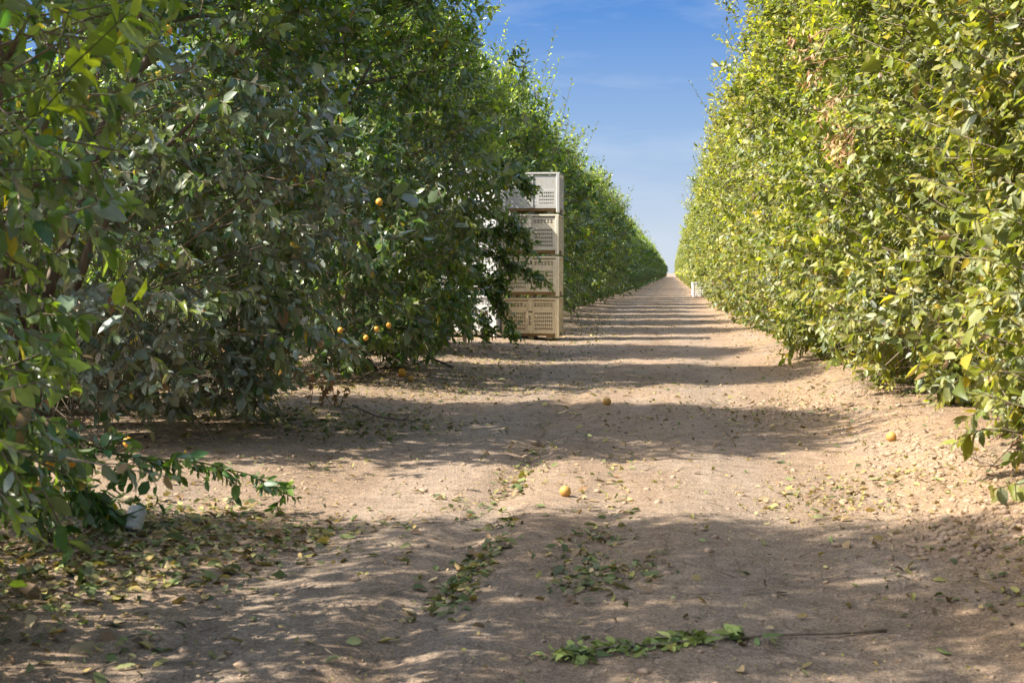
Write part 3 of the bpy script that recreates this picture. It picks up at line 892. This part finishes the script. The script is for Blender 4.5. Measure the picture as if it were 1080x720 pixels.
# boughs of the fourth tree hanging in front of the bins
t4 = left_trees[3]
for pix in [[(445, 205), (515, 195), (545, 188), (556, 200)], [(445, 225), (520, 225), (548, 240), (556, 262)], [(440, 250), (510, 262), (545, 282), (574, 294)],
            [(442, 290), (505, 300), (528, 322), (540, 350)], [(440, 215), (500, 240), (530, 262), (540, 285)], [(440, 190), (490, 185), (530, 172), (548, 186)], [(440, 240), (490, 250), (520, 240), (538, 250)], [(440, 280), (490, 285), (515, 300), (524, 318)], [(440, 322), (475, 326), (492, 346)], [(430, 300), (475, 312), (508, 330), (512, 352)], [(430, 262), (480, 272), (518, 290), (526, 302)]]:
    pts = [tuple(at_depth(a, b, 23.9)) for a, b in pix]
    w_, l_ = sprig_set(rng, pts, np.linspace(.02, .004, len(pts)), 60, .3, 9, .1, start=.1, dusty=.05, young=.3, droop=-.2)
    V, Lp, Cn, _ = join_arrays(w_)
    lb = link('hanging_bough', np_mesh('hanging_bough', V, Lp, Cn), M_green_twig, t4); lb.matrix_parent_inverse = t4.matrix_world.inverted()
    V, Lp, Cn, Cc = l_
    link('bough_leaves', np_mesh('hanging_bough_leaves', V, Lp, Cn, Cc), M_leaf, lb)
# fresh sprigs on the closest tree, sunlit-through brightness put into the colour
def sprig(px, py, Y, dx, dz, n=9, size=.11, young=1.1):
    p = np.array(at_depth(px, py, Y)); d = nrm(np.array([[dx, .0, dz]]))
    v, l, c, _ = sticks(p[None] - d * .25, p[None] + d * .16, np.array([.005]), np.array([.002]))
    a = link('fresh_shoot', np_mesh('fresh_shoot', v, l, c), M_green_twig, t1); a.matrix_parent_inverse = t1.matrix_world.inverted()
    v, l, c, k = shoot_leaves(rng, p[None], d, np.array([.16]), n, np.array([size]), T_A, 'L', np.array([.8]), np.array([young]), np.array([0.]))
    link('shoot_leaves', np_mesh('shoot_leaves', v, l, c, k), M_leaf, a)
for a in [(100, 178, 5.6, .6, .6), (118, 30, 4.4, .7, .6), (112, 325, 6.0, .8, .2), (60, 100, 4.5, .5, .5), (30, 20, 4.3, .5, .7), (95, 60, 4.6, .8, .3), (20, 130, 4.6, .6, .3), (75, 8, 4.5, .3, .8)]:
    sprig(*a)

# twigs of withered leaves on the face of a right-hand tree
t3 = right_trees[2]
rng = np.random.default_rng(31)
for px, py, n in [(886, 152, 46), (872, 118, 22), (850, 48, 16), (857, 78, 14)]:
    p = np.array(at_depth(px, py, 11.9))
    b = p + rng.normal(0, .05, (n // 6 + 2, 3)) + np.array([.12, 0, .12]); e = b + rng.normal(0, .06, b.shape) + np.array([-.12, -.03, -.16])
    v, l, c, _ = sticks(b, e, np.full(len(b), .004), np.full(len(b), .002))
    v2, l2, c2, _ = tube_arrays([p + np.array([.3, .05, .15]), p + np.array([.12, 0, .12]), p], [.006, .005, .003], 5)
    a = link('dead_twig', np_mesh('dead_twig', *join_arrays([(v, l, c, _[:1].repeat(len(v), 0)), (v2, l2, c2, _[:1].repeat(len(v2), 0))])[:3]), M_dead, t3); a.matrix_parent_inverse = t3.matrix_world.inverted()
    q = p + rng.normal(0, 1, (n, 3)) * np.array([.07, .07, .10])
    d = rng.normal(0, .6, (n, 3)) + np.array([-.2, -.1, -.9])
    v, l, c, k = leaf_arrays(T_A, q, d, rng.normal(0, 1, (n, 3)), rng.uniform(.05, .09, n), rng.uniform(.6, 1, n), rng.uniform(1, 5, n), np.array([.46, .27, .15]) * rng.lognormal(0, .2, (n, 1)))
    link('withered_leaves', np_mesh('withered_leaves', v, l, c, k), M_litter, a)

# ------------------------------------------------------------------ leaf litter, clods, twigs on the ground
def on_ground_leaves(rng, x, y, size, pal):
    n = len(x)
    z = gh(x, y)
    e = .03
    gx = (gh(x + e, y) - gh(x - e, y)) / (2 * e); gy = (gh(x, y + e) - gh(x, y - e)) / (2 * e)
    nrml = np.stack([-gx, -gy, np.ones(n)], 1) + rng.normal(0, .38, (n, 3))
    a = rng.random(n) * 6.28
    d = np.stack([np.cos(a), np.sin(a), rng.normal(0, .22, n)], 1)
    pos = np.stack([x, y, z + .008 + rng.random(n) * .012], 1)
    pal = np.array(pal)
    c = pal[rng.integers(0, len(pal), n)] * rng.lognormal(0, .2, (n, 1))
    return leaf_arrays(T_A, pos - d * (size * .5)[:, None], d, nrml, size, rng.lognormal(-.05, .2, n), rng.normal(1.2, 1.3, n), np.clip(c, .01, .6))
GREENS = [(.13, .16, .055), (.10, .13, .05), (.17, .20, .075), (.22, .23, .10), (.12, .13, .07), (.24, .22, .09)]
DRIES = [(.36, .27, .11), (.30, .21, .11), (.38, .29, .17), (.25, .16, .09), (.31, .28, .09), (.17, .12, .08)]
rng = np.random.default_rng(5)
def cluster(pix, n, sx, sy):
    """leaves around a path of picture points"""
    P = np.array([at(*q)[:] for q in pix]); seg = np.linspace(0, 1, len(P)); t = rng.random(n)
    return np.interp(t, seg, P[:, 0]) + rng.normal(0, sx, n), np.interp(t, seg, P[:, 1]) + rng.normal(0, sy, n)
fx, fy, fs, mixg = [], [], [], []
def add(xy, s, g):
    fx.append(xy[0]); fy.append(xy[1]); fs.append(rng.lognormal(math.log(s * .86), .33, len(xy[0]))); mixg.append(rng.random(len(xy[0])) < g * .85)
add(cluster([(525, 570), (500, 605), (465, 645)], 230, .055, .1), .062, .72)
add(cluster([(470, 600), (455, 650)], 40, .07, .1), .062, .5)
add(cluster([(575, 470), (550, 500), (535, 525)], 170, .07, .2), .055, .35)
add(cluster([(505, 530), (490, 540)], 45, .1, .15), .055, .85)
add(cluster([(535, 548), (530, 555)], 35, .06, .1), .055, .9)
add(cluster([(640, 560), (600, 590), (610, 620), (650, 600)], 230, .10, .16), .058, .65)
add(cluster([(640, 480), (650, 520), (615, 565)], 110, .14, .4), .055, .35)
add(cluster([(690, 590), (670, 625)], 40, .06, .12), .055, .4)
add(cluster([(20, 580), (120, 575), (230, 570), (300, 560)], 1300, .4, .34), .06, .5)
add(cluster([(10, 620), (80, 610), (160, 600)], 700, .3, .3), .06, .4)
add(cluster([(170, 535), (230, 545)], 160, .25, .25), .062, .6)
add(cluster([(0, 640), (20, 690), (90, 690), (200, 680)], 60, .25, .12), .062, .5)
add(cluster([(810, 535), (880, 520), (900, 540)], 230, .16, .3), .045, .12)
add(cluster([(860, 530), (960, 500), (1000, 520)], 420, .3, .5), .04, .08)
add(cluster([(900, 430), (820, 440), (760, 435)], 260, .4, .8), .05, .35)
add(cluster([(1000, 560), (1080, 600), (1070, 640)], 160, .25, .25), .05, .3)
add(cluster([(280, 440), (340, 450), (390, 440)], 900, .5, .5), .055, .75)
add(cluster([(380, 425), (420, 440)], 120, .35, .5), .055, .5)
add(cluster([(300, 390), (450, 396), (580, 375)], 900, .6, 1.0), .055, .6)
add(cluster([(260, 412), (420, 408), (620, 410)], 900, .8, .7), .05, .3)
add(cluster([(620, 330), (610, 365)], 700, .5, 2.5), .07, .5)
add((rng.uniform(-6.5, -2.4, 2600), rng.uniform(6.5, 34, 2600)), .06, .45)
add((rng.uniform(-2.6, 2.2, 1100), rng.uniform(4.2, 18, 1100)), .05, .4)
add((rng.uniform(-2.6, 2.2, 1400), rng.uniform(12, 45, 1400)), .06, .4)
add((rng.uniform(1.3, 4.0, 1800), rng.uniform(5, 40, 1800)), .05, .25)
# crumbled bits of old leaf
add((rng.uniform(-3.0, 2.2, 9000), 4.2 + 16 * rng.random(9000) ** 1.5), .016, .05)
add((rng.normal(2.0, .5, 3500), 5.5 + 14 * rng.random(3500) ** 1.4), .02, .05)
add((rng.uniform(-6.0, -2.2, 5000), 5 + 20 * rng.random(5000) ** 1.3), .024, .12)
fx, fy, fs, mixg = map(np.concatenate, (fx, fy, fs, mixg))
g1 = on_ground_leaves(rng, fx[mixg], fy[mixg], fs[mixg], GREENS)
g2 = on_ground_leaves(rng, fx[~mixg], fy[~mixg], fs[~mixg], DRIES)
V, Lp, Cn, Cc = join_arrays([g1, g2])
tag(link('fallen_leaves', np_mesh('fallen_leaves', V, Lp, Cn, Cc), M_litter), 'green, yellow and brown fallen leaves scattered over the track and under the trees', 'leaf litter', None, 'stuff')

# clods and small stones
rng = np.random.default_rng(9)
def clods(n, xs, ys, s0):
    bm = bmesh.new(); bmesh.ops.create_icosphere(bm, subdivisions=1, radius=1)
    bv = np.array([v.co[:] for v in bm.verts]); bf = np.array([[v.index for v in f.verts] for f in bm.faces]); bm.free()
    x, y = xs, ys
    s = rng.lognormal(math.log(s0), .55, n)
    s = np.minimum(s, .028)
    jit = 1 + rng.normal(0, .2, (n, len(bv), 1))
    sc3 = np.stack([rng.uniform(.7, 1.3, n), rng.uniform(.7, 1.3, n), rng.uniform(.45, .8, n)], 1)
    P = bv[None] * jit * sc3[:, None, :] * s[:, None, None] + np.stack([x, y, gh(x, y) + s * .12], 1)[:, None, :]
    loops = (bf.ravel()[None] + (np.arange(n) * len(bv))[:, None]).ravel()
    return P.reshape(-1, 3), loops, np.full(n * len(bf), 3), np.zeros((n * len(bv), 4))
cl = []
n = 3200; cl.append(clods(n, rng.uniform(-3.2, 2.2, n), 4.2 + 14 * rng.random(n) ** 1.6, .0045))
n = 3000; cl.append(clods(n, rng.normal(2.1, .5, n), 6 + 16 * rng.random(n) ** 1.3, .0045))
cx_, cy2 = cluster([(1000, 550), (1060, 580), (1040, 545)], 380, .3, .35); cl.append(clods(380, cx_, cy2, .016))
cx_, cy2 = cluster([(780, 430), (900, 425)], 420, .5, .6); cl.append(clods(420, cx_, cy2, .014))
cx_, cy2 = cluster([(960, 460), (1040, 500)], 420, .3, .4); cl.append(clods(420, cx_, cy2, .012))
n = 420; cl.append(clods(n, rng.uniform(-2.6, 2.2, n), 4.2 + 9 * rng.random(n) ** 1.4, .010))
n = 1400; cl.append(clods(n, rng.uniform(-6, -2.4, n), 5 + 18 * rng.random(n), .009))
V, Lp, Cn, _ = join_arrays(cl)
M_clod = simple_material('soil_clod', (.30, .21, .145), (.43, .31, .215), 40, .95, .5)
tag(link('soil_clods', np_mesh('soil_clods', V, Lp, Cn), M_clod), 'small clods and crumbs of dry soil on the track and banks', 'soil clods', None, 'stuff')
# bits of twig, uncountable
n = 1500
tx = np.concatenate([rng.uniform(-2.8, 2.2, 500), rng.uniform(-6.5, -2.3, 600), rng.uniform(1.5, 3.5, 400)]); ty = 4.4 + 22 * rng.random(n) ** 1.4
a = rng.random(n) * 3.14; ln = rng.lognormal(math.log(.07), .5, n)
A = np.stack([tx, ty, gh(tx, ty) + .006], 1); bx, by = tx + np.cos(a) * ln, ty + np.sin(a) * ln
B = np.stack([bx, by, gh(bx, by) + .008 + rng.random(n) * .02], 1)
rr = rng.uniform(.0015, .004, n)
V, Lp, Cn, _ = sticks(A, B, rr, rr * .7, 4)
tag(link('twig_litter', np_mesh('twig_litter', V, Lp, Cn), M_twig), 'scraps of dry twig strewn over the soil', 'twig litter', None, 'stuff')

# ------------------------------------------------------------------ fallen branches and dry plants
def wood_obj(name, arr, mat, parent=None):
    V, Lp, Cn, _ = join_arrays(arr)
    return link(name, np_mesh(name, V, Lp, Cn, smooth=True), mat, parent)
def ground_path(pix, lift):
    P = []
    for (px, py), l in zip(pix, lift):
        p = at(px, py); P.append((p.x, p.y, float(gh(p.x, p.y)) + l))
    return P
rng = np.random.default_rng(21)
# leafy cut branch in the foreground
pix = [(935, 666), (890, 671), (840, 672), (795, 677), (745, 677), (700, 684), (640, 688), (585, 698)]
P = ground_path(pix, [.008, .016, .014, .024, .016, .02, .022, .014])
root = empty('cut_branch', P[3])
tag(root, 'cut branch with wilting pale green leaves lying across the foreground of the track', 'branch')
inv = Matrix.Translation(-Vector(P[3]))
st = wood_obj('stem', [tube_arrays(P, np.linspace(.0065, .003, len(P)), 7)], M_twig, root); st.matrix_parent_inverse = inv
N_ = 40
t = 1 - .58 * rng.random(N_) ** 1.2; seg = np.linspace(0, 1, len(P)); PP = np.array(P)
b = np.stack([np.interp(t, seg, PP[:, i]) for i in range(3)], 1)
d = nrm(np.stack([rng.normal(-.5, .5, N_), rng.normal(0, .5, N_), rng.uniform(-.05, .08, N_)], 1))
v_, l_, c_, k_ = shoot_leaves(rng, b, d, np.full(N_, .09), 5, np.full(N_, .06), T_A, 'L', np.full(N_, .6), np.full(N_, 1.0), np.full(N_, -.6))
g_ = gh(v_[:, 0], v_[:, 1])
v_[:, 2] = g_ + .004 + .04 * np.tanh(np.maximum(v_[:, 2] - g_ - .004, 0) / .04)
lv = link('leaves', np_mesh('cut_branch_leaves', v_, l_, c_, np.clip(k_ * np.array([.9, .95, 1.7, 1]), 0, .6)), M_litter, root); lv.matrix_parent_inverse = inv
p = at(601, 700)
# bare fallen branches by the left row
def bare_branch(pix, lift, rad, label, forks, mat=M_bark):
    P = ground_path(pix, lift)
    root = empty('fallen_branch', P[0]); inv = Matrix.Translation(-Vector(P[0]))
    tag(root, label, 'branch', None)
    a = wood_obj('stem', [tube_arrays(P, np.linspace(rad, rad * .35, len(P)), 7)], mat, root); a.matrix_parent_inverse = inv
    PP = np.array(P)
    for _ in range(forks):
        i = rng.integers(1, len(P)); b0 = PP[i]
        e = b0 + np.array([rng.normal(0, .25), rng.normal(0, .25), abs(rng.normal(.08, .1))])
        e[2] = max(e[2], float(gh(e[0], e[1])) + .01)
        f = wood_obj('side_twig', [tube_arrays([b0, (b0 + e) / 2 + rng.normal(0, .02, 3), e], [rad * .4, rad * .3, rad * .15], 5)], mat, root); f.matrix_parent_inverse = inv
    return root
bare_branch([(478, 388), (455, 385), (430, 389), (400, 391), (375, 384), (355, 377)], [.01, .1, .03, .03, .08, .15], .022, 'dark bare fallen branch lying in the shade at the left side of the track', 6)
bare_branch([(432, 376), (415, 383), (398, 389), (385, 392)], [.28, .14, .05, .02], .014, 'thin forked stick leaning on the ground under the left row, above the bare branch', 4)
bare_branch([(372, 437), (400, 443), (425, 445), (450, 447)], [.09, .03, .02, .02], .012, 'straight dark stick on shaded leaf litter below the dried brown weed', 3)
bare_branch([(1075, 492), (1050, 494), (1030, 488), (1005, 478), (985, 470)], [.05, .02, .03, .04, .05], .008, 'bare twig lying on the right bank below the hanging leaves', 9, M_twig)
bare_branch([(752, 472), (765, 464), (776, 472)], [.01, .07, .01], .005, 'small bent twig standing up from the middle of the track', 3, M_dead)

# dried brown weeds
def weed(px, py, h, n, label):
    p = at(px, py); root = empty('dried_weed', p)
    tag(root, label, 'weed', 'dried weeds by the left row')
    inv = Matrix.Translation(-Vector(p))
    A, Lx = [], []
    for i in range(n):
        a = rng.random() * 6.28; b0 = np.array(p) + np.array([rng.normal(0, .05), rng.normal(0, .05), 0])
        e = b0 + np.array([math.cos(a) * .12 * h / .4, math.sin(a) * .12 * h / .4, h * rng.uniform(.6, 1)])
        A.append(tube_arrays([b0, (b0 + e) / 2 + rng.normal(0, .02, 3), e], [.006, .004, .002], 5))
        m = 9; t = rng.uniform(.25, 1, m)[:, None]
        q = b0 + (e - b0) * t
        d = nrm(rng.normal(0, 1, (m, 3)) + np.array([0, 0, -.7]))
        Lx.append(leaf_arrays(T_A, q, d, rng.normal(0, 1, (m, 3)), rng.uniform(.04, .09, m), np.full(m, 1.1), np.full(m, 3.0), np.array([.36, .21, .12]) * rng.lognormal(0, .2, (m, 1))))
    s_ = wood_obj('stalks', A, M_dead, root); s_.matrix_parent_inverse = inv
    V, Lp, Cn, Cc = join_arrays(Lx)
    l_ = link('withered_leaves', np_mesh('withered_leaves', V, Lp, Cn, Cc), M_litter, root); l_.matrix_parent_inverse = inv
weed(331, 428, .52, 4, 'taller dried brown weed standing at the left side of the track')
weed(358, 427, .34, 4, 'shorter dried brown weed just right of the taller one')

# dry twiggy thickets at the foot of the left trees
def thicket(px, py, wdt, h, n, label, mat):
    p = at(px, py); root = empty('dry_shrub', p); inv = Matrix.Translation(-Vector(p))
    tag(root, label, 'shrub', None)
    A = []
    for i in range(n):
        b0 = np.array(p) + np.array([rng.normal(0, wdt * .4), rng.normal(0, .25), 0])
        b0[2] = float(gh(b0[0], b0[1]))
        a = rng.random() * 6.28; hh = h * rng.uniform(.4, 1)
        m = b0 + np.array([math.cos(a) * .1, math.sin(a) * .1, hh * .8]); e = m + np.array([math.cos(a) * .28, math.sin(a) * .2, rng.uniform(-.35, .2) * hh])
        A.append(tube_arrays([b0, (b0 + m) / 2 + rng.normal(0, .03, 3), m, e], [.007, .006, .005, .002], 5))
    o = wood_obj('stalks', A, mat, root); o.matrix_parent_inverse = inv
    m = n * 3
    q = np.array(p) + np.stack([rng.normal(0, wdt * .45, m), rng.normal(0, .3, m), rng.uniform(.1, h, m)], 1)
    v_, l_, c_, k_ = leaf_arrays(T_A, q, rng.normal(0, 1, (m, 3)) + np.array([0, 0, -.6]), rng.normal(0, 1, (m, 3)), rng.uniform(.05, .1, m), np.full(m, 1.1), np.full(m, 2.5), np.array([.42, .25, .12]) * rng.lognormal(0, .25, (m, 1)))
    l_ = link('withered_leaves', np_mesh('withered_leaves', v_, l_, c_, k_), M_litter, root); l_.matrix_parent_inverse = inv
thicket(425, 374, .55, .75, 70, 'straw-brown dry twiggy thicket under the left row beside the bins', M_dead)
thicket(275, 408, .35, .55, 40, 'pale bare twiggy thicket under the dusty grey tree', M_twig)
thicket(676, 301, 1.1, 1.6, 60, 'small distant rust-brown dry thicket at the foot of the left row', M_dead)

# sprigs poking out of the bank at right
def low_sprig(px, py, label, name='low_sprig'):
    p = at(px, py); root = empty(name, p); inv = Matrix.Translation(-Vector(p))
    tag(root, label, 'sprig', None)
    b = np.array(p)[None]; d = np.array([[-.1, -.1, 1.]])
    s_ = wood_obj('stem', [tube_arrays([p, p + Vector((0, 0, .08)), p + Vector((-.02, 0, .17))], [.004, .003, .002], 5)], M_green_twig, root); s_.matrix_parent_inverse = inv
    v_, l_, c_, k_ = shoot_leaves(rng, b + np.array([[0, 0, .03]]), nrm(d), np.array([.16]), 12, np.array([.06]), T_A, 'R', np.array([.8]), np.array([1.2]), np.array([0.]))
    l2 = link('leaves', np_mesh('sprig_leaves', v_, l_, c_, k_ * np.array([1.25, 1.05, .6, 1])), M_leaf, root); l2.matrix_parent_inverse = inv
low_sprig(1023, 482, 'bright yellow sprig growing out of the right bank beside the bare twig')

# ------------------------------------------------------------------ weathered can
def make_can():
    p = at(142, 557)
    root = empty('can', (p.x, p.y, float(gh(p.x, p.y)) + .045))
    root.rotation_euler = (R(-38), R(10), R(8))
    root.scale = (1.15, 1.15, 1.1)
    tag(root, 'weathered greyish white ribbed can lying in leaf litter under the closest left tree', 'can')
    prof = [(.028, -.062), (.040, -.062), (.0445, -.055), (.0445, -.035), (.0425, -.03), (.0445, -.025), (.0445, -.004), (.0425, .001), (.0445, .006), (.0445, .03), (.0425, .035), (.0445, .04), (.0445, .055), (.041, .061), (.038, .061), (.037, .054)]
    bm = bmesh.new(); rings = []
    for r_, z_ in prof:
        rings.append([bm.verts.new((r_ * math.cos(i * math.pi / 16) * (1 + .05 * math.sin(3 * i * math.pi / 16)), r_ * math.sin(i * math.pi / 16), z_)) for i in range(32)])
    for a, b in zip(rings, rings[1:]):
        for i in range(32): bm.faces.new((a[i], a[(i + 1) % 32], b[(i + 1) % 32], b[i]))
    bm.faces.new(rings[0][::-1])
    m = simple_material('weathered_can', (.42, .41, .37), (.62, .62, .58), 22, .6, .2)
    bm_obj('body', bm, m, root, True)
    bm = bmesh.new(); bmesh.ops.create_circle(bm, cap_ends=True, segments=32, radius=.0372, matrix=Matrix.Translation((0, 0, .0545)))
    bm_obj('lid', bm, simple_material('can_lid', (.22, .22, .22), (.4, .39, .37), 30, .5, .2), root)
make_can()
